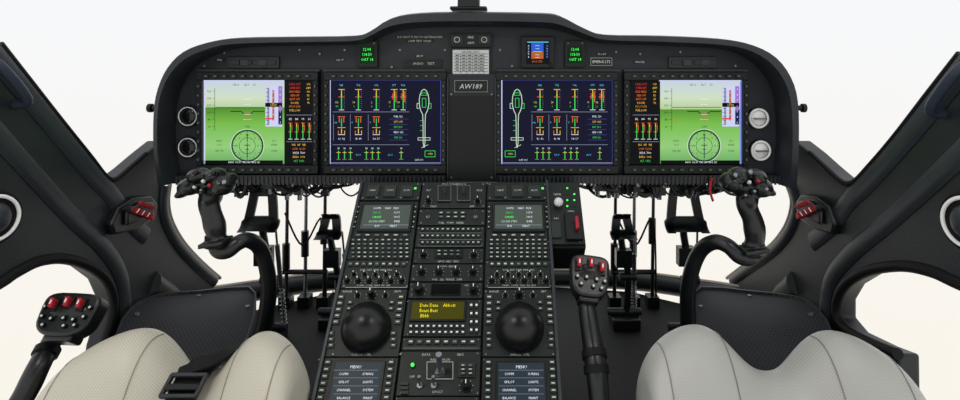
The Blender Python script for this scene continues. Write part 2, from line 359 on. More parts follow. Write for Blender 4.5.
def pfd(x0,y0,shift,parent):
    b=MB(); H=.012; g=H+.0006; g2=g+.0005
    # picture field first then data column, or the data column first
    X=(lambda x:x0+x*.99) if not shift else (lambda x:x0+((x+28.5) if x<82.5 else (x-82))*.99)
    def Q(a,c,d,e,h,m): 
        p,q=sorted((X(a),X(d))); b.fq(PF,p,y0+c,q,y0+e,h,m)
    b.fq(PF,x0,y0,x0+110,y0+83,H,E_black); Q(1,1,82,29,H+.0003,E_sky); Q(1,27,82,83,H+.0003,E_ter)
    if not shift: Q(0,0,1.5,83,g,E_vio); Q(1.5,1.2,3,83,g,E_lav)
    else: Q(80.8,0,82.3,83,g,E_vio)
    Q(0,0,82,1.2,g,E_lav)
    for i in range(6): b.ftext(PF,X(7),y0+11+i*7,str(160-i*20),2.8,g2,E_navy); b.fline(PF,[(X(10.5),y0+11+i*7),(X(12),y0+11+i*7)],.4,g2,E_navy)
    b.fline(PF,[(X(12.5),y0+8),(X(12.5),y0+50)],.4,g2,E_navy)
    b.fline(PF,[(X(13),y0+27),(X(62),y0+27)],.6,g,E_dgrn)
    b.fline(PF,[(X(28),y0+31),(X(39),y0+31),(X(42),y0+34)],.8,g,E_navy); b.fline(PF,[(X(62),y0+31),(X(51),y0+31),(X(48),y0+34)],.8,g,E_navy)
    b.ftext(PF,X(45),y0+31.5,'-o-',3.4,g2,E_red); b.ftext(PF,X(45),y0+38,'TERR',2.6,g2,E_red)
    for k in(-2,-1,1,2): b.fline(PF,[(X(45)-4,y0+29+k*5),(X(45)+4,y0+29+k*5)],.35,g,E_white)
    b.ftext(PF,X(17),y0+41,'ATT',2.4,g,E_red); b.ftext(PF,X(42),y0+4.5,'HDG      ALT    GS',2.6,g,E_dgrn)
    Q(63,6,80,46,g-.0001,E_lav); Q(65,8,67,44,g,E_grey); Q(70,10,72,40,g,E_brown); Q(76,6,80,30,g,E_mag); Q(76,30,80,44,g,E_dk)
    for i in range(10): b.fline(PF,[(X(63.5),y0+8+i*4),(X(66.5),y0+8+i*4)],.4,g2,E_black)
    for i in range(7): b.ftext(PF,X(78),y0+9+i*5.5,str(9-i),2.4,g2,E_white)
    for i in range(6): b.ftext(PF,X(71),y0+12+i*5.5,str(12-i),2.2,g2,E_white,.7)
    Q(63,22.5,80,26.5,g2,E_black); b.ftext(PF,X(71.5),y0+24.5,'1200',3.0,g2+.0003,E_bar); Q(63,37.5,72,39,g2,E_red)
    cx,cy=X(45),y0+65
    b.fline(PF,[(cx+15.2*math.cos(a*math.pi/20),cy+15.2*math.sin(a*math.pi/20)) for a in range(40)],1.6,g-.0001,E_dgrn,True)
    b.fline(PF,[(cx+16.4*math.cos(a*math.pi/20),cy+16.4*math.sin(a*math.pi/20)) for a in range(40)],.4,g,E_white,True)
    b.fline(PF,[(cx+8*math.cos(a*math.pi/10),cy+8*math.sin(a*math.pi/10)) for a in range(20)],.5,g,E_dgrn,True)
    for a in range(36):
        t=a*math.pi/18; b.fline(PF,[(cx+(14 if a%3 else 12.6)*math.cos(t),cy+(14 if a%3 else 12.6)*math.sin(t)),(cx+15.4*math.cos(t),cy+15.4*math.sin(t))],.45,g,E_navy)
    for a,t_ in enumerate('N3E1S2W6'):
        t=-math.pi/2+a*math.pi/4; b.ftext(PF,cx+10.8*math.cos(t),cy+10.8*math.sin(t),t_,2.8,g2,E_navy)
    b.fline(PF,[(cx,cy-12),(cx,cy-4)],.8,g2,E_dk); b.fline(PF,[(cx,cy+4),(cx,cy+12)],.8,g2,E_dk); b.fline(PF,[(cx,cy-3),(cx,cy+4)],.7,g2,E_navy); b.fline(PF,[(cx-3,cy-.5),(cx+3,cy-.5)],.7,g2,E_navy); b.fline(PF,[(cx-1.5,cy+3.5),(cx+1.5,cy+3.5)],.6,g2,E_navy)
    b.ftext(PF,cx,cy-19,'034',3,g2,E_navy)
    for a,(t,yy) in enumerate((('NAV1',60),('110.3',64),('CRS 034',70))): b.ftext(PF,X(17),y0+yy,t,2.7,g2,E_navy,.8)
    for a,(t,yy) in enumerate((('GS 0',60),('WIND',64),('12/340',70))): b.ftext(PF,X(72),y0+yy,t,2.7,g2,E_navy,.8)
    Q(1.5,79.5,80.5,83,g,E_black); b.ftext(PF,X(42),y0+81.2,'NAV1 110.30  CRS 034  BRG 120',2.4,g2,E_white,.85)
    for i,(t,m) in enumerate((('1 ENG OUT',E_red),('2 FIRE DET',E_red),('HYD PRESS',E_org),('GEN OFF',E_org),('BATT OFF',E_org),('DOORS',E_bar),('PITOT HTR',E_org),('FUEL LOW',E_bar))):
        b.ftext(PF,X(92.5),y0+4+i*3.7,t,2.7,g,m,.75)
    for i in range(6): b.ftext(PF,X(106),y0+4+i*3.7,('ON','ARM','OK','FD','AP','TR')[i],2.6,g,E_bar,.75)
    Q(84,34.4,110,34.8,g,E_grey)
    for i in range(4):
        x=X(88+i*6.3); b.fq(PF,x-.4,y0+46,x+.4,y0+58,g,E_grn); b.fq(PF,x-.4,y0+43,x+.4,y0+46,g,E_bar); b.fq(PF,x-1.8,y0+42.2,x+1.8,y0+42.7,g,E_red if i%2 else E_org); b.fq(PF,x-1.8,y0+51,x+1.8,y0+51.5,g,E_org)
        b.fq(PF,x+1.3,y0+44,x+1.8,y0+50,g,E_org)
        b.ftext(PF,x,y0+38.5,('82','84','99','61')[i],2.7,g,E_white); b.fline(PF,[(x-2,y0+58.5),(x+2,y0+58.5)],.5,g,E_white)
    b.fline(PF,[(X(84),y0+61),(X(110),y0+61)],.4,g,E_grey)
    for i in range(5): b.ftext(PF,X(96.5),y0+64+i*4,('NG   NF   NR','COM  121.50','XPDR  7000','BARO  1013','ALT  0450')[i],2.7,g,(E_bar,E_org,E_white,E_bar,E_grn)[i],.78)
    b.obj('screen',parent,recalc=False,label='lit primary flight display with green terrain and compass rose')
u=bezel(197,318); pfd(205.3,80,False,u); u=bezel(324,446); mfd(331.3,80,False,u)
u=bezel(496,618); mfd(501.3,80,True,u); u=bezel(624,748); pfd(629.5,80,True,u)
b=MB(); b.fbox(PF,451,48,491,76,0,.006,M_bezel); b.fbox(PF,453,50,489,74,.006,.008,M_flat)
for i in range(7): b.fline(PF,[(454,54+i*2.9),(488,54+i*2.9)],.45,.0085,M_bezel)
for x in (461,467,473,479,484): b.fline(PF,[(x,54),(x,73.5)],.4,.0086,M_bezel)
for i in range(6):
    for x in(457.5,464,470,476,481.5): b.fq(PF,x-1.6,55+i*2.9,x+1.6,56+i*2.9,.0087,M_darkmetal)
b.ftext(PF,471,52,'AIRSPEED LIMITS',2.2,.0087,M_bezel,1)
b.obj('placard',dash,label='small pale printed limitations table placard')
b=MB(); b.fbox(PF,455,80,488,92,.012,.0165,M_dimleg); b.fbox(PF,455.7,80.7,487.3,91.3,.0165,.017,M_bezel); b.ftext(PF,471.5,86,'AW189',6.4,.0176,M_flat,.98,.18)
b.obj('name_plate',dash,label='black framed plate engraved AW189 in white letters')
b=MB(); b.fbox(PF,521,37,554,68,0,.016,M_bezel); b.fcyl(PF,550.5,65,1.6,.016,.024,M_knob,12)
sb=b.obj('standby_display',dash,bevel=.0015)
b=MB(); b.fq(PF,526,41,549,64,.0165,E_black); b.fq(PF,531,43.5,543,52,.017,E_blue); b.fq(PF,531,52,543,59,.017,E_brown)
b.fq(PF,527,42,548,43,.0172,E_cy); b.fq(PF,527,45,529.4,58,.0172,E_dk); b.fq(PF,545,45,548,58,.0172,E_dk)
b.fq(PF,533,51.7,541,52.2,.0176,E_yel)
for k in range(5): b.ftext(PF,528.3,46+k*2.8,str(4+k),2.2,.0178,E_white); b.ftext(PF,546.6,46+k*2.8,str(9-k),2.2,.0178,E_cy)
b.ftext(PF,537,61.6,'1013 STD',2.4,.0179,E_org)
for k in (46,49,55,57.5): b.fline(PF,[(535,k),(539,k)],.35,.0177,E_white)
b.obj('screen',sb,recalc=False,label='small dark attitude display, blue over orange')
for cx in(368.5,574.5):
    b=MB(); b.fbox(PF,cx-10,41,cx+10,67,0,.012,M_bezel)
    for k in(-7,7): b.fcyl(PF,cx+k,43.5,1,.012,.015,M_screw,8)
    u=b.obj('radio_display',dash,bevel=.001)
    b=MB(); b.fq(PF,cx-7.5,46,cx+7.5,63,.0125,E_gbg)
    for i,t in enumerate(('12:04','118.50','OAT 14')): b.ftext(PF,cx,49.5+i*5,t,3.6,.013,E_led,.9)
    b.obj('screen',u,recalc=False,label='small black readout with green digits')
for x0,x1 in((228,280),(668,716)):
    b=MB(); b.fbox(PF,x0,57,x1,68,0,.006,M_plastic); nn=4
    for i in range(nn):
        w=(x1-x0-4)/nn; b.fbox(PF,x0+2+i*w+1,60,x0+2+(i+1)*w-1,65,.006,.009,M_key)
    for i in range(2): b.fbox(PF,x0+14+i*18,59.5,x0+22+i*18,65.5,.009,.0105,M_trim)
    b.obj('annunciator_strip',dash,bevel=.0008)
b=MB(); b.fbox(PF,590,57.5,612,66,0,.005,M_dimleg); b.fbox(PF,591,58.5,611,65,.005,.0055,M_bezel); b.ftext(PF,601,61.7,'EMERG LTS',3.6,.0062,M_white,.9); b.obj('small_placard',dash)
b=MB(); b.fbox(PF,404,60,442,67,0,.004,M_bezel); b.ftext(PF,424,63.5,'AUDIO    TEST',3,.0045,M_legend); b.obj('small_placard',dash)
for x,y,t,s in((420,37,'DO NOT PUSH TO EXTINGUISH',2.8),(420,41,'LAMP TEST  HOLD',2.5),(420,56,'BKUP',2.5),(602,54,'FLOAT',2.5),(220,60,'FIRE',2.6),(340,60,'CAUT',2.6),(640,62,'MASTER',2.4)):
    b=MB(); b.fbox(PF,x-len(t)*.9-1,y-1.6,x+len(t)*.9+1,y+1.6,0,.0015,M_bezel); b.ftext(PF,x,y,t,s,.002,M_legend); b.obj('small_placard',dash)
for x,y in((205,66),(320,54),(345,50),(400,50),(445,50),(500,50),(512,66),(640,54),(735,66),(225,53),(392,67),(616,52),(300,50),(680,52)):
    b=MB(); b.fcyl(PF,x,y,1.2,0,.003,M_screw,8); b.obj('panel_screw',dash)
b=MB(); b.fbox(PF,450,34,492,47,0,.01,M_bezel)
b.fbox(PF,452,36,463,44,.01,.013,M_key); b.fbox(PF,479,36,490,44,.01,.013,M_key); b.ftext(PF,471,37.5,'FIRE',3,.0105,M_legend); b.ftext(PF,471,43,'ARM',3,.0105,M_legend)
b.ring(PF.at(457.5,40,.014),PF.N,.006,.0009,M_legend,20); b.ring(PF.at(484.5,40,.014),PF.N,.006,.0009,M_legend,20)
b.obj('engine_switch_panel',dash,bevel=.0008)
for x,y,lit in((190,116,0),(190,147,0),(757,118,1),(759,150,1)):  # right pair coloured white for the light falling on them
    b=MB(); b.cyl(PF.at(x,y,0),PF.at(x,y,.008),.0245,.0245,M_bezel,28); b.ring(PF.at(x,y,.010),PF.N,.0205,.0013 if not lit else .0028,M_ventlight if not lit else M_white)
    v=b.obj('air_vent',dash)
    b=MB()
    if lit:
        b.sphere(PF.at(x,y,.002),(.019,.014,.019),M_white,20,12); b.box(PF.at(x,y,.017),(.014,0,.0),(0,0,.0015),(0,.003,0),M_metal)
    else:
        b.sphere(PF.at(x,y,.004),(.0185,.007,.0185),M_gball,24,12)
    b.obj('vent_ball',v,label='swivelling vent ball painted white as if lit' if lit else 'glossy black vent ball')
for x,s in((153,-1),(801,1)):
    b=MB(); p=P(x,108,1.27); b.cyl(p-Vector((s*.02,0,0)),p+Vector((s*.008,0,0)),.006,.006,M_knob,14); b.cyl(p+Vector((s*.001,0,0)),p+Vector((s*.010,0,0)),.010,.010,M_knob,14)
    b.obj('side_knob',dash,bevel=.001)
def cables(x0,x1,n):
    b=MB()
    for i in range(n):
        xa=random.uniform(x0,x1); xb=xa+random.uniform(-34,34); y0=177; dd=random.uniform(1.33,1.5); s=random.uniform(4,17)
        b.tube(smooth_path([P(xa,y0-10,dd),P(xa,y0+4+s*.4,dd),P((xa+xb)/2,y0+4+s,dd),P(xb,y0+3+s*.4,dd),P(xb,y0-10,dd)],5),random.choice((.0022,.003,.004,.005)),random.choice((M_rubber,M_plastic,M_darkmetal,M_rubber,M_trim)),6)
    for i in range(n//3):
        xa=random.uniform(x0,x1); yy=random.uniform(182,192); dd=random.uniform(1.36,1.5); q=P(xa,yy,dd); sz=random.uniform(.015,.03)
        b.abox(q,sz,.03,sz*.8,random.choice((M_plastic,M_darkmetal,M_trim))); b.cyl(q-Vector((0,0,.0)),q-Vector((0,0,.022)),.006,.006,random.choice((M_metal,M_darkmetal)),8); b.cyl(q,Vector((q.x,q.y,P(0,170,dd).z)),.003,.003,M_rubber,6)
    o=b.obj('wiring_harness',dash,label='tangle of black cables and connectors under the panel'); o['kind']='stuff'
cables(215,348,34); cables(588,732,56)
b=MB(); b.tube(smooth_path([P(712,178,1.26),P(710,190,1.25),P(713,201,1.25)],4),.0024,M_redfab,6,flat=1.6); b.obj('red_tag',dash,label='thin red fabric tag')
# standby compass
cp=top('standby_compass',P(469,11,1.32),'black standby compass bracket standing on top of the glareshield','compass')
b=MB(); b.abox(P(469,9,1.32),.085,.05,.008,M_plastic); b.abox(P(469,0,1.32),.05,.04,.05,M_plastic); b.obj('mount',cp,bevel=.003)
b=MB(); b.abox(P(469,-14,1.32),.085,.07,.055,M_bezel); b.cyl(P(469,-14,1.285),P(469,-14,1.275),.022,.02,M_gball,20); b.obj('compass_housing',cp,bevel=.006)
# ================================================================ center console
a0=Vector((-.032,1.22,CZ-.2427)); a1=Vector((-.032,.911,CZ-.5325))
CF=Fr(a0,(1,0,0),a0-a1)
con=top('center_console',Vector((-.032,1.1,0)),'sloping black avionics pedestal packed with keypads, knobs and small screens','control console')
Lc=(a0-a1).length; HW=.2
b=MB()
prof=[a0+CF.N*-.004,a1+(a1-a0)*.22+CF.N*-.004]
y2=prof[1]; pr=[(prof[0].y,prof[0].z),(y2.y,y2.z),(y2.y,.002),(1.42,.002),(1.42,CZ-.262),(1.27,CZ-.262)]
b.prism([Vector((-.032-HW,y,z)) for y,z in pr],(2*HW,0,0),M_console); b.obj('console_body',con,bevel=.003)
b=MB(); b.fbox(CF,540,185,583,247,-.09,-.003,M_console); b.obj('side_housing',con,bevel=.004,label='black side housing beside the pedestal')
for s in(-1,1):
    b=MB(); b.box(CF.pt(s*(HW-.003),-Lc*.6,.004),CF.U*.003,CF.V*Lc*.6,CF.N*.008,M_trim); b.obj('side_rail',con,bevel=.001)
def panel(name,x0,y0,x1,y1,label=None,h=.006,m=M_panel,extra=None,screws=True):
    b=MB(); b.fbox(CF,x0,y0,x1,y1-.3,-.002,h,m)
    if screws:
        for x in(x0+2.2,x1-2.2):
            for y in(y0+2.2,y1-2.2): b.fcyl(CF,x,y,.9,h,h+.0015,M_screw,8)
    if extra: extra(b,h)
    return b.obj(name,con,bevel=.0009,seg=1,label=label)
def keys(b,x0,y0,x1,y1,nx,ny,h,m=M_key,fill=.72,leg=M_legend):
    sx=(x1-x0)/nx; sy=(y1-y0)/ny
    for i in range(nx):
        for j in range(ny):
            x=x0+sx*(i+.5); y=y0+sy*(j+.5)
            b.fbox(CF,x-sx*fill/2,y-sy*fill/2,x+sx*fill/2,y+sy*fill/2,h,h+.003,m)
            if leg: b.fq(CF,x-sx*.2,y-sy*.12,x+sx*.2,y+sy*.12,h+.0034,leg if leg is M_white else random.choice((leg,leg,M_dimleg)))
def knob(par,px,py,r,hh=.014,h0=.006,m=M_knob,lab=None,ticks=True):
    b=MB(); u,v=CF.hit(px,py); k=CF.k(px,py)
    b.cyl(CF.pt(u,v,h0),CF.pt(u,v,h0+.003),r*k*1.25,r*k*1.2,M_bezel,18)
    b.cyl(CF.pt(u,v,h0+.003),CF.pt(u,v,h0+hh),r*k,r*k*.85,m,14)
    b.box(CF.pt(u,v+r*k*.4,h0+hh+.0004),CF.U*.0008,CF.V*r*k*.4,CF.N*.0004,M_white)
    if ticks:
        for i in range(7):
            t=math.radians(-120+40*i); q=r*k*1.55; b.box(CF.pt(u+q*math.sin(t),v+q*math.cos(t),h0+.0003),CF.U*.0005,CF.V*.0008,CF.N*.0002,M_legend)
    b.obj('knob',par,bevel=.0006,seg=1,label=lab)
def toggle(par,px,py,s=1):
    b=MB(); u,v=CF.hit(px,py)
    b.cyl(CF.pt(u,v,.006),CF.pt(u,v,.009),.004*s,.004*s,M_metal,10); b.cyl(CF.pt(u,v,.009),CF.pt(u,v+.006*s,.022*s),.0015*s,.0024*s,M_metal,8)
    b.obj('toggle_switch',par)
def labels(b,h,items):
    for x,y,t,s in items: b.ftext(CF,x,y,t,s,h+.0004,M_legend)
for side in (0,1):
    def X(py,f):
        L=(-.197,-.071) if side==0 else (.071,.197)
        uv=CF.hit(450,py); p=CF.pt(L[0]+(L[1]-L[0])*f,uv[1]); return VX+(p.x-CX)/p.y*FP
    def ex(b,h):
        y=194
        for i in range(3):
            b.fbox(CF,X(y,.12+i*.28),188,X(y,.32+i*.28),199,h,h+.004,M_key); b.ftext(CF,X(y,.22+i*.28),193,('NAV','COM','AUX')[i],2.8,h+.0045,M_legend)
        b.fq(CF,X(y,.9),189,X(y,.94),191,h+.0003,E_led)
    p=panel('switch_panel',X(193,0),184,X(193,1),202,extra=ex)
    toggle(p,X(199,.3),199.5,.8); toggle(p,X(199,.7),199.5,.8)
    def ex(b,h):
        b.fbox(CF,X(219,.09),205.5,X(219,.93),234,h,h+.004,M_bezel)
        keys(b,X(240,.06),235,X(240,.94),239.5,6,1,h)
        keys(b,X(250,.04),240,X(250,.96),261,10,5,h)
        for i in range(5):
            for f in(.035,.965): b.fbox(CF,X(210+i*5,f)-1.2,208+i*5,X(210+i*5,f)+1.2,210.6+i*5,h,h+.003,M_key); b.fq(CF,X(210+i*5,f)-.6,208.8+i*5,X(210+i*5,f)+.6,209.6+i*5,h+.0034,M_legend)
    p=panel('control_display_unit',X(232,0),203,X(232,1),261.5,extra=ex,screws=False,label='flight management unit with small lit screen and keypad')
    b=MB(); x0,x1=X(219,.13),X(219,.89); b.fq(CF,x0,208,x1,231.5,.0105,E_cdu)
    c=(x0+x1)/2
    for i,t in enumerate(('COM1     NAV   PLN','130.10','118.025','121.500 STBY','IDX             NEXT')):
        b.ftext(CF,c-(9 if 0<i<4 else 0),211+i*4.4,t,3,.0108,(E_white,E_grn,E_led,E_pale,E_white)[i],.85)
        if 0<i<4: b.ftext(CF,c+11,211+i*4.4,('117.9','109.5','DME')[i-1],3,.0108,E_white,.85)
    b.fq(CF,x0+1,227.6,x1-1,228.1,.0108,E_grey)
    b.obj('screen',p,recalc=False,label='small grey screen with green and white text')
    def ex(b,h):
        keys(b,X(266,.05),263,X(266,.95),269,9,1,h); labels(b,h,[(X(273,.5),271.5,'VOR  ADF  DME  MKR  MIC',2.4),(X(287,.5),287,'COM1  COM2  NAV  PA  INT',2.4)])
        b.fline(CF,[(X(272,.04),289),(X(272,.96),289)],.4,h+.0004,M_legend)
    p=panel('audio_panel',X(276,0),262,X(276,1),290,extra=ex)
    for i in range(6): knob(p,X(282,.1+i*.16),282.5,2.5,.012)
    for i in range(5): knob(p,X(276,.18+i*.16),276,1.8,.010)
    def ex(b,h):
        for i in range(5):
            for f in(.07,.93):
                b.fbox(CF,X(300+i*6,f)-3.4,296.5+i*6.2,X(300+i*6,f)+3.4,301.4+i*6.2,h,h+.003,M_key); b.fq(CF,X(300+i*6,f)-1.8,298.2+i*6.2,X(300+i*6,f)+1.8,299.6+i*6.2,h+.0034,M_legend)
            for f in(.2,.8):
                if i<2: b.fbox(CF,X(300+i*6,f)-2.6,302.5+i*6.2,X(300+i*6,f)+2.6,306+i*6.2,h,h+.003,M_key); b.fq(CF,X(300+i*6,f)-1.2,303.7+i*6.2,X(300+i*6,f)+1.2,304.8+i*6.2,h+.0034,M_legend)
        for k in range(3):
            for f in(.08,.92): b.fbox(CF,X(350,f)-3,333+k*6,X(350,f)+3,337.5+k*6,h,h+.003,M_key); b.fq(CF,X(350,f)-1.4,334.5+k*6,X(350,f)+1.4,335.6+k*6,h+.0034,M_legend)
        labels(b,h,[(X(294,.14),293,'RANGE',2.6),(X(294,.86),293,'BRT',2.6),(X(354,.5),356,'CURSOR  CTRL',2.6)])
    p=panel('cursor_control_panel',X(325,0),291,X(325,1),358,extra=ex)
    b=MB(); k=CF.k(X(327,.5),328); q=CF.at(X(327,.5),330,.008); b.sphere(q,24.5*k,M_ball,40,26); b.obj('control_ball',p,label='large matte black domed control ball')
    knob(p,X(298,.5),297,3.4,.02); knob(p,X(298,.3),297,2,.012); knob(p,X(298,.7),297,2,.012)
    def ex(b,h):
        b.fbox(CF,X(385,.18),363,X(385,.84),413,h,h+.003,M_bezel)
        for i in range(7):
            for f in(.08,.92): b.fbox(CF,X(364+i*7,f)-3.4,361.5+i*7,X(364+i*7,f)+3.4,366.5+i*7,h,h+.003,M_key); b.fq(CF,X(364+i*7,f)-1.8,363.2+i*7,X(364+i*7,f)+1.8,364.6+i*7,h+.0034,M_legend)
    p=panel('menu_display_unit',X(386,0),359,X(386,1),418,extra=ex)
    b=MB(); x0,x1=X(388,.21),X(388,.81); b.fq(CF,x0,365,x1,412,.0095,E_teal); c=(x0+x1)/2
    b.ftext(CF,c,369,'MENU',3.6,.0099,E_white)
    for i,(l,r) in enumerate((('COMM','SURING'),('GPILOT','LIGHTS'),('CHANNEL','SYSTEM'),('BALANCE','MAINT'),('VOICE','TEST'))):
        b.ftext(CF,x0+(x1-x0)*.24,376+i*8,l,2.9,.0099,E_white,.95); b.ftext(CF,x0+(x1-x0)*.76,376+i*8,r,2.9,.0099,E_white,.95)
        b.fline(CF,[(x0+1,380+i*8),(x1-1,380+i*8)],.3,.0098,E_grey)
    b.fline(CF,[(x0+1,372.3),(x1-1,372.3)],.35,.0098,E_grey)
    b.obj('screen',p,recalc=False,label='bluish grey menu screen with white text')
def XM(py,f):
    uv=CF.hit(450,py); p=CF.pt(-.067+.134*f,uv[1]); return VX+(p.x-CX)/p.y*FP
def ex(b,h):
    for i in range(2):
        b.fbox(CF,XM(197,.26+i*.3),187,XM(197,.46+i*.3),204,h,h+.003,M_bezel); b.fline(CF,[(XM(197,.26+i*.3),188),(XM(197,.46+i*.3),188),(XM(197,.46+i*.3),203),(XM(197,.26+i*.3),203)],.4,h+.0034,M_dimleg,True)
    labels(b,h,[(XM(187,.5),186,'ENG GOVERNOR',2.8),(XM(207,.2),208,'TRIM',2.6),(XM(207,.8),208,'APP',2.6),(XM(190,.1),192,'FLT',2.6),(XM(190,.9),192,'IDLE',2.6)])
p=panel('engine_control_panel',XM(197,0),184,XM(197,1),210,extra=ex)
toggle(p,XM(196,.36),196,1.2); toggle(p,XM(196,.66),196,1.2); knob(p,XM(203,.12),203,2.2); knob(p,XM(203,.88),203,2.2)
def ex(b,h):
    keys(b,XM(216,.28),213,XM(216,.72),221,4,2,h); labels(b,h,[(XM(224,.5),224.5,'FUEL   PUMP   XFEED',2.5)])
p=panel('fuel_panel',XM(218,0),211,XM(218,1),227,extra=ex); toggle(p,XM(218,.14),219); toggle(p,XM(218,.86),219)
def ex(b,h):
    for r in range(3):
        keys(b,XM(234,.05),229+r*6.6,XM(234,.95),233.6+r*6.6,12,1,h,fill=.7)
        b.fline(CF,[(XM(235,.04),234.6+r*6.6),(XM(235,.96),234.6+r*6.6)],.4,h+.0004,M_dimleg)
p=panel('circuit_panel',XM(238,0),228,XM(238,1),249,extra=ex)
def ex(b,h):
    b.fbox(CF,XM(256,.3),251,XM(256,.7),260,h,h+.003,M_bezel); labels(b,h,[(XM(261,.5),263,'AFCS  SAS1  SAS2',2.5)]); keys(b,XM(256,.32),252,XM(256,.68),259,4,2,h+.003)
p=panel('autopilot_panel',XM(257,0),250,XM(257,1),265,extra=ex); knob(p,XM(257,.14),257,2.8); knob(p,XM(257,.86),257,2.8)
def ex(b,h): labels(b,h,[(XM(280,.5),281,'VOL   SQ   MODE   DIM',2.6),(XM(267,.5),268,'AUDIO  SELECT',2.3)])
p=panel('radio_panel',XM(275,0),266,XM(275,1),283,extra=ex)
for i in range(4): knob(p,XM(273,.14+i*.24),274,3.2,.016)
def ex(b,h):
    b.fbox(CF,XM(292,.3),286,XM(292,.7),297,h,h+.003,M_gball); labels(b,h,[(XM(292,.78),287,'OFF',2.2)])
p=panel('radio_panel',XM(292,0),284,XM(292,1),300,extra=ex); knob(p,XM(292,.13),292,4.6,.018); knob(p,XM(292,.88),292.5,3.8,.018)
def ex(b,h):
    b.fbox(CF,XM(313,.05),302.5,XM(313,.79),323.3,h,h+.004,M_bezel)
    keys(b,XM(330,.05),325,XM(330,.8),337,10,2,h,leg=M_white); keys(b,XM(319,.83),303,XM(319,.97),336,2,4,h,leg=M_white)
p=panel('tactical_radio_panel',XM(320,0),301,XM(320,1),338,extra=ex,label='radio control head with bright yellow text readout')
b=MB(); x0,x1=XM(313,.075),XM(313,.765); b.fq(CF,x0,304.3,x1,321.5,.0105,E_ybg); c=(x0+x1)/2
for i,(t,xo) in enumerate((('Date Date    Abbott',0),('Beast Best',-9),('       Bbbb',-13))): b.ftext(CF,c+xo,307.8+i*5.2,t,4.4,.0109,E_ytx,.88)
b.obj('screen',p,recalc=False,label='yellow dot-matrix text readout')
def ex(b,h): keys(b,XM(343,.05),340,XM(343,.95),347,8,1,h); b.fline(CF,[(XM(349,.04),349.5),(XM(349,.96),349.5)],.5,h+.0004,M_dimleg)
p=panel('blank_panel',XM(345,0),339,XM(345,1),352,extra=ex)
def ex(b,h):
    labels(b,h,[(XM(356,.32),356,'DATA',2.8),(XM(356,.75),356,'MISC',2.8),(XM(361,.5),361,'RADIO/MACH',2.8),(XM(377,.17),378,'OFF',2.8),(XM(392,.5),393,'LDG LT',2.8)])
    b.fcyl(CF,XM(370,.17),367,2.6,h,h+.003,M_bezel,12); b.fcyl(CF,XM(370,.17),367,1.8,h+.003,h+.005,E_led,12)
    b.fbox(CF,XM(372,.36),364,XM(372,.66),380,h,h+.003,M_bezel); b.fline(CF,[(XM(372,.35),364),(XM(372,.67),364),(XM(372,.67),381),(XM(372,.35),381)],.5,h+.0035,M_legend,True)
    b.fbox(CF,XM(372,.74),365,XM(372,.94),379,h,h+.004,M_key); keys(b,XM(372,.75),366,XM(372,.93),378,2,3,h+.004)
    for i in range(3): b.fbox(CF,XM(388,.05)-0,384+i*4.4,XM(388,.14),387+i*4.4,h,h+.004,M_key)
p=panel('lighting_panel',XM(372,0),353,XM(372,1),397,extra=ex,label='panel with green lamp and large lever switch')
toggle(p,XM(372,.51),374,2.2); knob(p,XM(388,.84),388,4.4,.016); toggle(p,XM(388,.28),387,1.2); toggle(p,XM(388,.45),387,1.2)
p=panel('blank_panel',XM(405,0),398,XM(405,1),418)
def ex(b,h):
    for i in range(4):
        for j in range(2):
            b.fcyl(CF,567+j*7,190+i*6,1.1,h,h+.002,E_led if (i+j)%3!=1 else M_key,8)
    b.fbox(CF,551,224,561,240,h,h+.004,M_key); b.fbox(CF,565,216,581,243,h,h+.010,M_bezel); labels(b,h,[(557,196,'GEAR',2.8),(571,213,'PARK',2.6),(556,220,'DN',2.6)])
p=panel('landing_gear_panel',545.5,184,582,246,extra=ex,h=.006,label='small side panel with green indicator lights')
b=MB(); b.sphere(CF.at(558,207,.018),.0095,M_ventlight,14,10); b.cyl(CF.at(558,207,.006),CF.at(558,207,.016),.004,.004,M_metal,10); b.obj('gear_knob',p,label='round silver knob')
b=MB(); b.box(CF.at(576,229,.022),CF.U*.0035+CF.V*.001,CF.V*.014,CF.N*.005,M_red); b.obj('guard_handle',p,bevel=.002,label='red guarded handle')
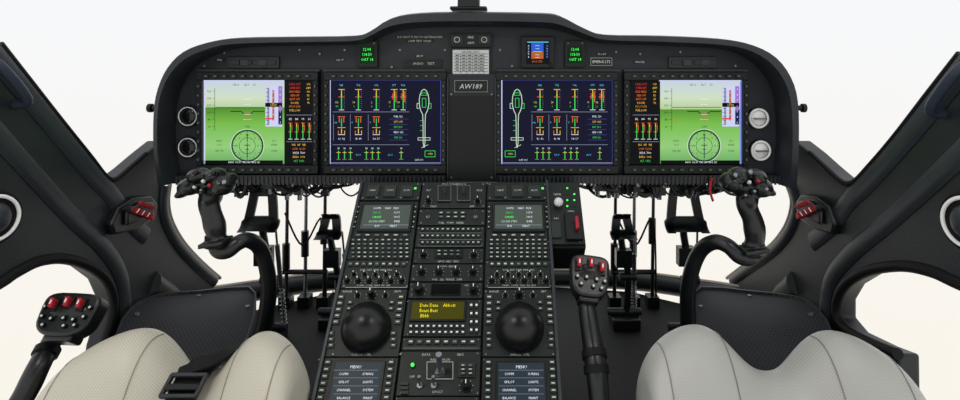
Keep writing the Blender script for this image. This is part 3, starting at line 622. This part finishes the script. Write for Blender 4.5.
# ================================================================ cyclic sticks
def cyclic(parts,gripp,pipe,btns,d,lab):
    base=P(*pipe[-1]); t=top('cyclic_stick',Vector((base.x,base.y,0.0)),lab,'control stick','cyclic control sticks')
    b=MB(); k=d/FP
    for x,y,rx,ry,ry2,tilt in parts:
        b.sphere(P(x,y,d-ry2),(rx*k,.026,ry*k),M_plastic,18,12,rot=Matrix.Rotation(math.radians(tilt),3,'Y'))
    b.tube(smooth_path([P(*q) for q in gripp],5),[.014,.0165,.0155,.0175,.015,.0165,.0175],M_plastic,14,flat=1.1)
    gx,gy=gripp[1][0],gripp[1][1]
    b.box(P(gripp[-2][0],gripp[-2][1]+1,d-.004),(.021,0,.003),(0,.022,0),(0,0,.004),M_plastic)
    b.tube(smooth_path([P(gx,gy-6,d+.02),P(gx+2,gy+2,d+.045),P(gx+2,gy+14,d+.02)],5),.004,M_plastic,8)
    b.obj('grip',t,remesh=.0024,label='moulded black hand grip',smi=3)
    b=MB(); b.tube(smooth_path([P(*q) for q in pipe],6),[.013,.0135,.0135,.014,.015,.0165],M_plastic,16)
    b.cyl(P(*pipe[0])+Vector((0,0,-.010)),P(*pipe[0])+Vector((0,0,.010)),.017,.0165,M_rubber,16)
    b.obj('stick_tube',t,label='curved black tubular shaft')
    bb=P(*pipe[-1]); b=MB(); zs=[(bb.z,.018),(bb.z-.03,.030),(bb.z-.045,.026),(bb.z-.06,.034),(bb.z-.075,.030),(.05,.045),(.0,.055)]
    for (z0,r0),(z1,r1) in zip(zs,zs[1:]): b.cyl((bb.x,bb.y,z1),(bb.x,bb.y,z0),r1,r0,M_rubber,20)
    b.obj('rubber_boot',t,label='ribbed black rubber boot')
    for x,y,r,m in btns:
        b=MB(); c=P(x,y,d-.030); q=Vector((0,-.8,.35)).normalized(); b.cyl(c-q*.008,c+q*.004,r*k*1.25,r*k*1.2,M_bezel,14); b.cyl(c+q*.004,c+q*.009,r*k*.9,r*k*.7,m,14); b.obj('button',t,bevel=.0006,seg=1)
cyclic([(207,184,21,9,0,0),(191,186,12,9,.012,-10),(223,185,11,10,.012,10),(199,175,10,7,.015,0),(215,175,9,7,.015,0),(184,193,6,4,.01,-30),(212,196,9,12,0,0),(229,181,6,8,.0,15)],
  [(210,190,1.0),(209,204,.995),(213,219,.995),(216,231,.998),(216,241,1.0),(216,247,1.0)],
  [(215,241,1.0),(218,250,1.0),(227,251,1.0),(238,243,1.01),(248,240,1.03),(259,247,1.06),(266,264,1.08),(269,290,1.1),(265,320,1.12),(258,345,1.13)],
  [(197,174,3,M_knob),(215,174,2.8,M_knob),(188,184,3,M_key),(205,182,2.2,M_legend),(226,183,3,M_metal),(211,186,2,M_red),(196,188,1.8,M_legend),(218,192,2,M_key),(203,191,1.6,M_metal)],1.0,
  'black cyclic stick with curved shaft before the left seat')
cyclic([(746,186,20,10,0,0),(731,182,11,10,.012,-12),(760,187,12,10,.012,14),(739,175,9,8,.012,0),(756,176,9,7,.015,0),(768,191,5,4,.01,25),(747,198,10,14,0,0)],
  [(745,192,1.0),(747,206,.995),(753,221,.995),(755,237,.998),(753,248,1.0),(751,256,1.0)],
  [(752,250,1.0),(748,258,1.0),(739,256,1.0),(728,246,1.01),(715,242,1.03),(702,249,1.06),(693,266,1.08),(688,290,1.1),(688,318,1.12),(690,345,1.13)],
  [(734,176,2.8,M_metal),(749,173,2.8,M_metal),(739,187,2.8,M_key),(757,181,2.8,M_red),(765,190,2.2,M_metal),(748,183,2.2,M_legend),(729,186,2,M_knob),(753,192,2,M_metal),(744,196,1.8,M_metal)],1.0,
  'black cyclic stick with curved shaft before the right seat')
# ================================================================ collective levers
def collective(c,w,hgt,tilt,pth,reds,dots,d,lab,tr,bands):
    base=P(*pth[-1]); t=top('collective_lever',base,lab,'control lever','collective levers')
    k=d/FP; ca,sa=math.cos(tilt),math.sin(tilt); U=Vector((ca,0,sa)); N=Vector((-sa*.3,-.75,.6)).normalized(); V=N.cross(U).normalized(); U=V.cross(N).normalized()
    if V.z<0: V=-V
    C=P(c[0],c[1],d); b=MB()
    pts=[]
    for i in range(28):
        a=2*math.pi*i/28; ex=lambda q:math.copysign(abs(q)**.55,q)
        pts.append(C+U*w*k/2*ex(math.cos(a))*(1+.18*math.sin(a))+V*hgt*k/2*ex(math.sin(a))/.85)
    b.prism([p-N*.03 for p in pts],N*.034,M_plastic); b.box(C-N*.02-V*hgt*k*.35,U*w*k*.26,V*hgt*k*.35,N*.018,M_plastic)
    b.sphere(C-N*.012,(w*k*.52,.018,hgt*k*.42),M_plastic,18,10)
    b.obj('switch_box',t,bevel=.005,seg=3,label='rounded black switch housing')
    b=MB(); sp=smooth_path([P(*q) for q in pth],6); b.tube(sp,[tr*.9,tr,tr*1.1,tr,tr*1.05],M_plastic,18)
    for f in bands: 
        i=int(f*(len(sp)-2)); q=(sp[i+1]-sp[i]).normalized(); b.cyl(sp[i]-q*.006,sp[i]+q*.006,tr*1.25,tr*1.25,M_rubber,18)
    b.obj('lever_tube',t,label='thick black lever tube')
    for x,y in reds:
        q=C+U*x*k+V*y*k; b=MB(); b.box(q+N*.012+V*.001,U*.0034,V*.007+N*.002,N*.007,M_red); b.box(q+N*.006,U*.006,V*.011,N*.003,M_bezel); b.box(q+N*.0195+V*.002,U*.0012,V*.004,N*.0006,M_white); b.obj('guarded_switch',t,bevel=.0012,label='red guarded switch')
    for x,y in dots:
        b=MB(); q=C+U*x*k+V*y*k; b.cyl(q+N*.003,q+N*.010,.0042,.0036,M_knob,12); b.cyl(q+N*.010,q+N*.0106,.0021,.0021,M_legend,10); b.obj('thumb_button',t)
collective((67,314),55,35,-.05,[(58,328,.99),(50,345,.98),(38,368,.95),(24,396,.93),(2,430,.9),(-20,480,.85)],[(-14,7),(0,9),(13,8)],[(-20,-4),(-10,-6),(2,-5),(12,-6),(21,-3),(-15,-12),(6,-12),(-22,5),(23,6),(16,-11)],.97,'black collective lever with red guarded switches beside left seat',.016,(.3,))
collective((590,276),38,36,-.14,[(587,292,1.0),(588,312,.98),(593,345,.95),(597,375,.92),(600,412,.9),(602,470,.86)],[(-12,9),(0,10),(11,7)],[(-13,-3),(-4,-3),(6,-4),(14,-5),(-9,-10),(3,-11),(11,-12)],.99,'black collective lever with red switches beside the console',.0165,(.08,.5,.62))
# ================================================================ seats
def leather(nm,c): return mat(nm,c,.42,bump=.25,bscale=350,vary=.05)
L_warm=leather('leather_warm_lit','#cdc8b8'); L_cool=leather('leather_cool_lit','#b8b8b2')  # one leather in two tints: warm and cool light put into the colour
LP_warm=dotmat('perforated_leather_warm_lit','#cdc8b8','#aaa595',.0034,.42,.16,upright=True,bump=.06); LP_cool=dotmat('perforated_leather_cool_lit','#b9b9b3','#989892',.0034,.42,.16,upright=True,bump=.06)
M_pipe1=mat('seam_warm_lit','#9a9687',.6); M_pipe2=mat('seam_cool_lit','#8a8a85',.6)  # seam colours follow the same painted warm and cool light
def seat(xc,W,Ls,Lp,pm,lab,u0,lo,pk,z0):
    t=top('pilot_seat',Vector((xc,.80,0)),lab,'seat','pilot seats')
    def surf(a,s):
        u=max(-1,min(1,a)); aa=min(1,abs(u))
        e=2.6 if u*lo>0 else 4.0
        side=(.09 if u*lo>0 else .075)*(1-math.sqrt(max(0,1-aa**e)))+max(0,abs(a)-1)*.4
        yf=.985-.02*math.exp(-((u-u0)/.25)**2)-.05*aa**3
        if s<0: fr=.09-s; y=yf
        else:
            y=yf-s*.85; q=min(1,s/.085); fr=.09*(1-math.sqrt(max(0,1-(1-q)**2.2)))
        dip=.076*math.exp(-abs((u-u0)/.35)**2.6)
        r=max(0,s-.085); drop=r*r*7 if r<.1 else .07+(r-.1)*1.4
        z=CZ-z0-dip-side-fr*.9-drop
        return Vector((xc+u*W,y,z))
    A=[-1.3,-1.15,-1.03]+[-math.cos(math.pi*i/60) for i in range(1,60)]+[1.03,1.15,1.3]
    S=[-.10,-.05,-.02,0,.003,.01,.02,.035,.05,.07,.085,.1,.115,.13,.15,.17,.19,.215,.24]
    b=MB(); vs=[surf(a,s) for s in S for a in A]; na=len(A); f1=[];f2=[]
    for j in range(len(S)-1):
        for i in range(na-1):
            am=abs((A[i]+A[i+1])/2); f=(j*na+i,j*na+i+1,(j+1)*na+i+1,(j+1)*na+i)
            (f2 if (am<.86 and S[j]>=.05) else f1).append(f)
    b.add(vs,f1+f2,Ls); ip=b.mi(Lp)
    for k in range(len(f1),len(f1)+len(f2)): b.m[k]=ip
    b.obj('seat_cushion',t,sub=1,ang=180,label='leather cushion with two perforated raised bolsters')
    up=Vector((0,-.0003,.0003))
    rows=(.05,.07,.085,.1,.12,.14,.16,.18,.2,.215,.23,.238)
    for a in(-.86,.86):
        b=MB(); b.tube([surf(a,s)+up for s in rows],.0008,pm,6); b.obj('seam_piping',t)
    for sgn,ph in((-1,.40),(1,.38)):
        b=MB(); b.tube(smooth_path([surf(u0+sgn*(ph-.02*i/11),rows[i])+up for i in range(12)],3),.0008,pm,6); b.obj('seam_piping',t)
    b=MB(); b.abox((xc,.83,.08),.30,.22,.158,M_console); b.abox((xc,.84,.18),.26,.18,.05,M_plastic); b.obj('seat_base',t,bevel=.01)
    return t,surf
s1,sf=seat(-.430,.190,L_warm,LP_warm,M_pipe1,'perforated leather pilot seat with warm light painted in, black crotch strap',.10,-1,0,.410)
s2,sg=seat(.496,.205,L_cool,LP_cool,M_pipe2,'perforated leather pilot seat with cool light painted in, sculpted thigh bolsters',.03,1,0,.406)
def ribbon(b,pts,w,m,th=.003,up=(0,-.5,1)):
    vs=[]
    for i,q in enumerate(pts):
        t=(pts[min(i+1,len(pts)-1)]-pts[max(i-1,0)]).normalized(); sd=t.cross(Vector(up)).normalized()*w/2; nn=sd.cross(t).normalized()*th/2
        vs+=[q-sd-nn,q+sd-nn,q+sd+nn,q-sd+nn]
    fs=[(i*4+j,i*4+(j+1)%4,(i+1)*4+(j+1)%4,(i+1)*4+j) for i in range(len(pts)-1) for j in range(4)]+[(0,1,2,3),tuple(range(len(vs)-4,len(vs)))]
    b.add(vs,fs,m)
# wide strap running down through the hollow between the bolsters
U1=[(.26,.02),(.24,.045),(.21,.07),(.18,.09),(.15,.12),(.14,.15),(.14,.18),(.15,.215),(.15,.238)]
sp=[]
for i,(u_,s_) in enumerate(U1):
    q=sf(u_,s_); lift=(.03,.034,.032,.028,.022,.018,.016,.014,.012)[i]; sp.append(q+Vector((0,-lift*.5,lift*.8)))
b=MB()
vs=[]; pth=smooth_path(sp,4)
for i,q in enumerate(pth):
    t_=(pth[min(i+1,len(pth)-1)]-pth[max(i-1,0)]).normalized(); sd=(Vector((1,0,0))-t_*t_.x).normalized()*.023; nn=sd.cross(t_).normalized()*.0018
    vs+=[q-sd-nn,q+sd-nn,q+sd+nn,q-sd+nn]
b.add(vs,[(i*4+j,i*4+(j+1)%4,(i+1)*4+(j+1)%4,(i+1)*4+j) for i in range(len(pth)-1) for j in range(4)]+[(0,1,2,3),tuple(range(len(vs)-4,len(vs)))],M_belt)
b.obj('harness_strap',s1,bevel=.0006,label='wide black webbing crotch strap')
b=MB(); ribbon(b,smooth_path([P(178,374,.87),P(190,369,.87),P(208,362,.872),P(226,354,.90),P(242,346,.95),P(250,342,1.0)],5),.020,M_belt,.006)
b.obj('harness_strap',s1,bevel=.001,label='black webbing strap')
q=sp[4]+Vector((0,-.006,.006)); t_=(sp[5]-sp[3]).normalized(); X1=Vector((.027,0,0)); V1=t_*.015; N1=X1.cross(t_).normalized()*.004
if N1.y>0: N1=-N1
b=MB(); b.box(q+V1,X1,V1*.2,N1,M_darkmetal); b.box(q-V1,X1,V1*.2,N1,M_darkmetal); b.box(q+V1*.2,X1*.92,V1*.3,N1*1.3,M_knob)
for s in(-1,1): b.box(q+X1*s*.95,X1*.1,V1*1.1,N1,M_darkmetal)
b.obj('strap_buckle',s1,bevel=.0015,label='dark metal strap adjuster buckle')
# ================================================================ pedals
def pedal(px,py,d,lab,w=.08,h=.105):
    t=top('rudder_pedal',Vector((P(px,py,d).x,d,0)),lab,'pedal','rudder pedals')
    C=P(px,py,d); U=Vector((1,0,0)); b=MB()
    prof=[(-.5,-.030),(-.40,-.006),(-.2,.004),(.1,.012),(.35,.014),(.5,.000)]
    pr=[(p.y,p.z) for p in smooth_path([(0,a*h,c) for a,c in prof],4)]
    pr=[(z,y) for y,z in pr]
    def wd(zz): return w*(.56 if zz/h<-.3 else .5-.12*min(1,(zz/h+.3)/.7))
    M=len(pr)
    for s in(-1,1):
        vs=[]
        for y,z in pr:
            o=wd(z); i=o-.024
            for xx,yy in((o,0),(i,0),(i,.012),(o,.012)): vs.append(C+Vector((s*xx,y+yy,z)))
        fs=[(a*4+j,a*4+(j+1)%4,(a+1)*4+(j+1)%4,(a+1)*4+j) for a in range(M-1) for j in range(4)]+[(0,1,2,3),tuple(range(4*M-4,4*M))]
        b.add(vs,fs,M_plastic)
    for lo,hi in((-.5,-.18),(.22,.5)):
        seg=[(y,z) for y,z in pr if lo*h<=z<=hi*h+1e-6]
        if len(seg)<2: continue
        vs=[]
        for y,z in seg:
            o=wd(z)-.004
            for xx,yy in((-o,0),(o,0),(o,.010),(-o,.010)): vs.append(C+Vector((xx,y+yy,z)))
        K=len(seg); b.add(vs,[(a*4+j,a*4+(j+1)%4,(a+1)*4+(j+1)%4,(a+1)*4+j) for a in range(K-1) for j in range(4)]+[(0,1,2,3),tuple(range(4*K-4,4*K))],M_plastic)
    b.obj('foot_pad',t,bevel=.002,label='broad curved black pedal pad')
    b=MB(); e=Vector((C.x+.015,d+.03,.02)); lo=C-Vector((0,-.01,h*.4))
    b.tube(smooth_path([lo,lo+Vector((0,.01,-.03)),lo.lerp(e,.5)+Vector((.012,0,0)),e],5),.010,M_plastic,10)
    q=lo.lerp(e,.28); b.abox(q,.045,.03,.05,M_plastic); q=lo.lerp(e,.5); b.cyl(q+U*-.014,q+U*.034,.012,.012,M_darkmetal,12)
    b.obj('pedal_arm',t)
    b=MB(); b.abox((C.x+.01,d+.03,.016),.08,.08,.032,M_plastic); b.cyl((C.x-.04,d+.03,.04),(C.x+.06,d+.03,.04),.011,.011,M_darkmetal,12); b.obj('pedal_base',t,bevel=.003)
    b=MB(); q0=Vector((C.x+.045,d+.06,.01)); q1=Vector((C.x+.035,d+.01,C.z-.02)); b.cyl(q0,q1,.003,.003,M_metal,10); b.cyl(q0.lerp(q1,.4),q0.lerp(q1,.75),.0065,.0065,M_metal,12)
    hz=[]; 
    for i in range(60):
        p_=q0.lerp(q1,.08+.3*i/60); hz.append(p_+Vector((math.cos(i*.9)*.008,math.sin(i*.9)*.008,0)))
    b.tube(hz,.0012,M_metal,5); b.obj('push_rod',t,label='slim steel push rod with spring')
pl='black rudder pedal with broad curved pad on slim rods'
pedal(260,208,1.54,pl,w=.092,h=.118); pedal(329,226,1.64,pl,w=.066,h=.064); pedal(623,226,1.64,pl,w=.066,h=.064); pedal(686,208,1.54,pl,w=.102,h=.122)
def linkage(x0,x1,lab):
    t=top('pedal_linkage',Vector(((x0+x1)/2,1.80,0)),lab,'control linkage','pedal linkages')
    for i,x in enumerate((x0,(x0+x1)/2,x1)):
        b=MB(); zt=.36+.03*(i%2); b.cyl((x,1.80,.0),(x+.004,1.80,zt),.006,.005,M_plastic if i!=1 else M_metal,10); b.cyl((x,1.80,.12+.04*i),(x,1.80,.2+.04*i),.012,.012,M_plastic,12)
        b.abox((x,1.80,.018),.036,.04,.036,M_plastic); b.cyl((x-.008,1.80,zt),(x+.016,1.80,zt),.010,.010,M_darkmetal,10); b.obj('upright_rod',t)
    b=MB(); b.cyl((x0,1.80,.355),(x1,1.80,.38),.0045,.0045,M_metal,10); b.obj('cross_bar',t)
    b=MB(); b.cyl((x0-.01,1.80,.11),(x1+.01,1.80,.11),.008,.008,M_plastic,10); b.obj('cross_bar',t)
    b=MB(); b.tube(smooth_path([(x0,1.79,.3),((x0+x1)/2,1.78,.2),(x1,1.79,.28),(x1+.01,1.79,.02)],6),.003,M_rubber,8); b.obj('hose',t)
linkage(-.62,-.50,'slim black and silver control rods standing on cockpit floor'); linkage(.42,.54,'slim black and silver control rods standing on cockpit floor')
# ================================================================ shell
XW=.77
def pw(px,py,s,off=0):
    X=s*XW+off; d=(X-CX)*FP/(px-VX); return P(px,py,d)
Lup=[(-60,-30),(0,44),(30,82),(60,120),(90,157),(106,177),(116,179),(130,168),(146,154),(163,140)]
Lin=[(165,186),(163,204),(166,222),(175,240),(186,254),(200,268),(215,281)]
Lwin=[(90,470),(96,400),(104,345),(112,318),(113,298),(105,279),(88,266),(65,259),(40,261),(15,273),(0,283),(-60,318)]
Rup=[(1030,-35),(960,54),(930,92),(895,137),(870,166),(854,182),(842,182),(826,168),(810,153),(794,140)]
Rin=[(792,188),(797,205),(792,226),(780,244),(765,257),(748,269),(732,281)]
Rwin=[(900,460),(898,354),(878,346),(850,332),(838,317),(838,300),(847,284),(868,271),(900,266),(930,271),(960,284),(1030,312)]
def build_wall(s,up,inn,win,name,lab):
    b=MB(); q=inn[-1]; d=pw(*q,s).y; bot=(q[0],VY+.748*FP/d)
    w0=win[0]
    pts=up+inn+[bot]
    P3=[pw(x,y,s) for x,y in pts]
    bx=pw(w0[0],w0[1],s); P3.append(Vector((s*XW,bx.y,.002)))
    P3+=[pw(x,y,s) for x,y in win[1:]]
    b.prism(P3,(s*.04,0,0),M_wall); o=b.obj(name,bevel=.006,seg=3); o['kind']='structure'; o['label']=lab
build_wall(-1,Lup,Lin,Lwin,'wall_left','charcoal cockpit side wall with window frame edges')
build_wall(1,Rup,Rin,Rwin,'wall_right','charcoal cockpit side wall with window frame edges')
tn=[0]
def trim(pts,s,r,m,flat=1,off=.0,sm=5):
    tn[0]+=1; b=MB(); b.tube(smooth_path([pw(x,y,s)-Vector((s*off,0,0)) for x,y in pts],sm),r,m,14,flat=flat,up=(1,0,0)); o=b.obj('trim_%d'%tn[0]); o['kind']='structure'; o['label']='moulded frame trim along window edge'
trim([(-30,24),(0,61),(45,116),(90,171),(112,196),(128,219),(146,236)],-1,.021,M_trim,.35)
trim([(995,27),(960,72),(915,128),(870,180),(850,200),(832,225),(812,242)],1,.021,M_trim,.35)
trim([(-30,104),(20,160),(70,215),(104,248),(122,280),(126,330)],-1,.019,M_trim,.4)
trim([(1000,116),(940,174),(890,220),(850,255),(829,284),(824,330)],1,.019,M_trim,.4)
trim([(0,44),(30,82),(60,120),(90,157),(106,177),(116,179),(130,168),(146,154)],-1,.006,M_rubber,1,.0)
trim([(960,54),(930,92),(895,137),(870,166),(854,182),(842,182),(826,168),(810,153)],1,.006,M_rubber,1,.0)
trim(Lwin[2:],-1,.010,M_rubber,1); trim(Rwin[1:],1,.010,M_rubber,1)
trim(Lin,-1,.016,M_trim,.6); trim(Rin,1,.016,M_trim,.6)
trim([(x+5,y-3) for x,y in Lin],-1,.005,M_beige,1); trim([(x-5,y-3) for x,y in Rin],1,.005,M_beige,1)
for x,y,s in((-12,218,-1),(975,222,1)):
    c=pw(x,y,s); t=top('round_door_vent',c,'round white-rimmed air outlet set in dark door trim','air vent','door vents'); nn=Vector((-s,-.25,0)).normalized()
    b=MB(); b.cyl(c,c+nn*.014,.048,.045,M_rubber,36); b.obj('housing',t,bevel=.003)
    b=MB(); b.ring(c+nn*.016,nn,.036,.003,M_white,40); b.obj('rim',t,label='white ring')
    b=MB(); b.sphere(c+nn*.0,.030,M_trim,24,14); b.obj('vent_ball',t,label='dark grey swivelling centre')
for (x,y,s) in((130,212,-1),(820,211,1)):
    c=pw(x,y,s)+Vector((-s*.010,0,0)); t=top('door_release_handle',c,'red emergency door release lever on a low black mount','handle','door release handles')
    b=MB(); b.prism([c+Vector((s*.012,yy,zz)) for yy,zz in((-.075,-.030),(-.085,-.005),(-.06,.024),(-.01,.034),(.05,.026),(.075,0),(.065,-.030),(0,-.040))],(-s*.020,0,0),M_plastic)
    b.prism([c+Vector((-s*.008,yy,zz)) for yy,zz in((-.05,-.018),(-.05,.012),(.0,.022),(.045,.012),(.045,-.018))],(-s*.010,0,0),M_plastic); b.obj('mount',t,bevel=.006,seg=3)
    ctr=c+Vector((-s*.026,-.015,.002)); L1=Vector((0,.036,-.018)); W1=Vector((-s*.002,.003,.0045)); T1=Vector((s*.003,0,0)); b=MB()
    b.box(ctr,L1,W1,T1,M_red); b.box(ctr+W1*3,L1*.7,W1*.7,T1,M_red)
    for f in(-.5,0,.5): b.box(ctr+L1*f+Vector((-s*.004,0,0)),L1*.04,W1*.9,T1*.3,M_white)
    b.cyl(ctr+L1+Vector((s*.01,0,0)),ctr+L1-Vector((s*.004,0,0)),.007,.007,M_red,14); b.cyl(ctr-L1+Vector((s*.01,0,0)),ctr-L1-Vector((s*.003,0,0)),.006,.006,M_darkmetal,14)
    b.obj('lever',t,bevel=.001,label='red lever with white stripes')
for (x,y,s) in((2,88,-1),(957,96,1)):
    c=pw(x,y,s)+Vector((-s*.012,0,0)); t=top('grab_handle',c,'dark blue-grey grab handle on the windscreen pillar','handle','pillar grab handles')
    b=MB(); b.tube(smooth_path([c+Vector((s*.012,-.04,.05)),c+Vector((-s*.014,-.035,.04)),c+Vector((-s*.014,.02,-.02)),c+Vector((s*.012,.025,-.03))],6),.008,M_slate,12); b.obj('bar',t)
def cover(pts,lab):
    # large sloping moulded floor panel with a raised lip and perforated field
    t=[P(*q) for q in pts]; b=MB(); n=len(t); c=sum(t,Vector())/n
    sp=smooth_path(t,2,True); m=len(sp); rings=[]
    for f,dz in((1,-.05),(1.0,0),(.99,.006),(.965,.006),(.955,.0),(.6,.0)): rings.append([c+(p-c)*f+Vector((0,0,dz)) for p in sp])
    R=len(rings); vs=[v for r in rings for v in r]+[c]
    fs=[(r*m+i,r*m+(i+1)%m,(r+1)*m+(i+1)%m,(r+1)*m+i) for r in range(R-1) for i in range(m)]+[((R-1)*m+i,(R-1)*m+(i+1)%m,R*m) for i in range(m)]
    b.add(vs,fs,M_perf); 
    cc=b.mi(M_wall)
    for i in range(3*m): b.m[i]=cc
    for q in(.3,.7): b.abox(Vector((c.x,c.y-.05+q*.1,c.z*.5-.03)),.12,.06,c.z-.07,M_console)
    for q in t[::2]:
        p_=c+(q-c)*.86; b.cyl(p_+Vector((0,0,-.002)),p_+Vector((0,0,.003)),.006,.005,M_screw,10)
    o=b.obj('footwell_cover',ang=30); tag(o,lab,'footwell cover','footwell covers'); return o
cover([(110,372,1.06),(116,334,1.16),(128,312,1.24),(152,297,1.34),(200,292,1.46),(250,288,1.49),(256,304,1.40),(250,335,1.27),(228,376,1.13),(160,400,1.04)],'dark grey perforated sloping footwell panel beside left seat')
cover([(840,368,1.07),(833,334,1.15),(820,312,1.23),(797,298,1.32),(748,292,1.45),(700,288,1.49),(692,304,1.40),(698,335,1.27),(722,376,1.13),(790,400,1.04)],'dark grey perforated sloping footwell panel beside right seat')
# floor & nose
b=MB()
fpts=[Vector((-XW,.3,0)),Vector((XW,.3,0)),Vector((XW,1.55,0)),Vector((.70,1.78,0)),Vector((.5,1.92,0)),Vector((.2,1.97,0)),Vector((-.2,1.97,0)),Vector((-.5,1.92,0)),Vector((-.70,1.78,0)),Vector((-XW,1.55,0))]
b.prism(fpts,(0,0,-.04),M_floor); o=b.obj('floor'); o['kind']='structure'; o['label']='black cockpit floor'
LP=[(-.78,1.36,.24),(-.80,1.5,.15),(-.79,1.64,.09),(-.71,1.80,.05),(-.5,1.94,.03),(-.2,1.99,.02),(.2,1.99,.02),(.5,1.94,.03),(.71,1.80,.05),(.79,1.64,.09),(.80,1.5,.15),(.78,1.36,.24)]
b=MB(); b.tube(smooth_path(LP,6),.030,M_wall,12); o=b.obj('trim_20'); o['kind']='structure'; o['label']='rounded dark sill around the chin windows'
b=MB(); b.tube(smooth_path([(x,y,z+.030) for x,y,z in LP],6),.006,M_beige,8); o=b.obj('trim_21'); o['kind']='structure'; o['label']='beige seal along the chin window sill'
b=MB(); b.abox((0,.0,CZ+.58),1.5,1.6,.04,M_roofblock); o=b.obj('roof_blocker',bevel=.01); o['kind']='structure'; o['label']='unseen grey roof slab added to block overhead light'  # out-of-view roof slab, added to cut overhead light and deepen the blacks
# ================================================================ light, world, camera
w=bpy.data.worlds.new('w'); scene.world=w; w.use_nodes=True; nt=w.node_tree; bg=nt.nodes['Background']
tc=nt.nodes.new('ShaderNodeTexCoord'); sx=nt.nodes.new('ShaderNodeSeparateXYZ'); r=nt.nodes.new('ShaderNodeValToRGB')
mr=nt.nodes.new('ShaderNodeMapRange'); mr.inputs['From Min'].default_value=-.45; mr.inputs['From Max'].default_value=.15
nt.links.new(tc.outputs['Generated'],sx.inputs[0]); nt.links.new(sx.outputs['Z'],mr.inputs['Value']); nt.links.new(mr.outputs[0],r.inputs[0])
r.color_ramp.interpolation='EASE'
r.color_ramp.elements[0].color=hexl('#f8f3e9'); r.color_ramp.elements[1].color=hexl('#f5f6f8'); nt.links.new(r.outputs[0],bg.inputs['Color']); bg.inputs['Strength'].default_value=1.02
def area(loc,rot,size,e,c):
    l=bpy.data.lights.new('a','AREA'); l.energy=e; l.size=size; l.color=c; o=bpy.data.objects.new('seat_fill_light',l); scene.collection.objects.link(o); o.location=loc; o.rotation_euler=rot  # added fill under the roof slab, brightens the seats it darkens
area((-.45,.45,CZ+.54),(math.radians(8),math.radians(-6),0),.25,2.9,(1,.95,.86))
area((.5,.45,CZ+.54),(math.radians(8),math.radians(6),0),.25,2.0,(1,.98,.95))
cam=bpy.data.cameras.new('cam'); co=bpy.data.objects.new('camera',cam); scene.collection.objects.link(co)
co.location=(CX,0,CZ); co.rotation_euler=(math.radians(90),0,0); cam.sensor_width=36; cam.lens=FP/960*36
cam.shift_x=(480-VX)/960; cam.shift_y=-(200-VY)/960; cam.clip_start=.01
scene.camera=co
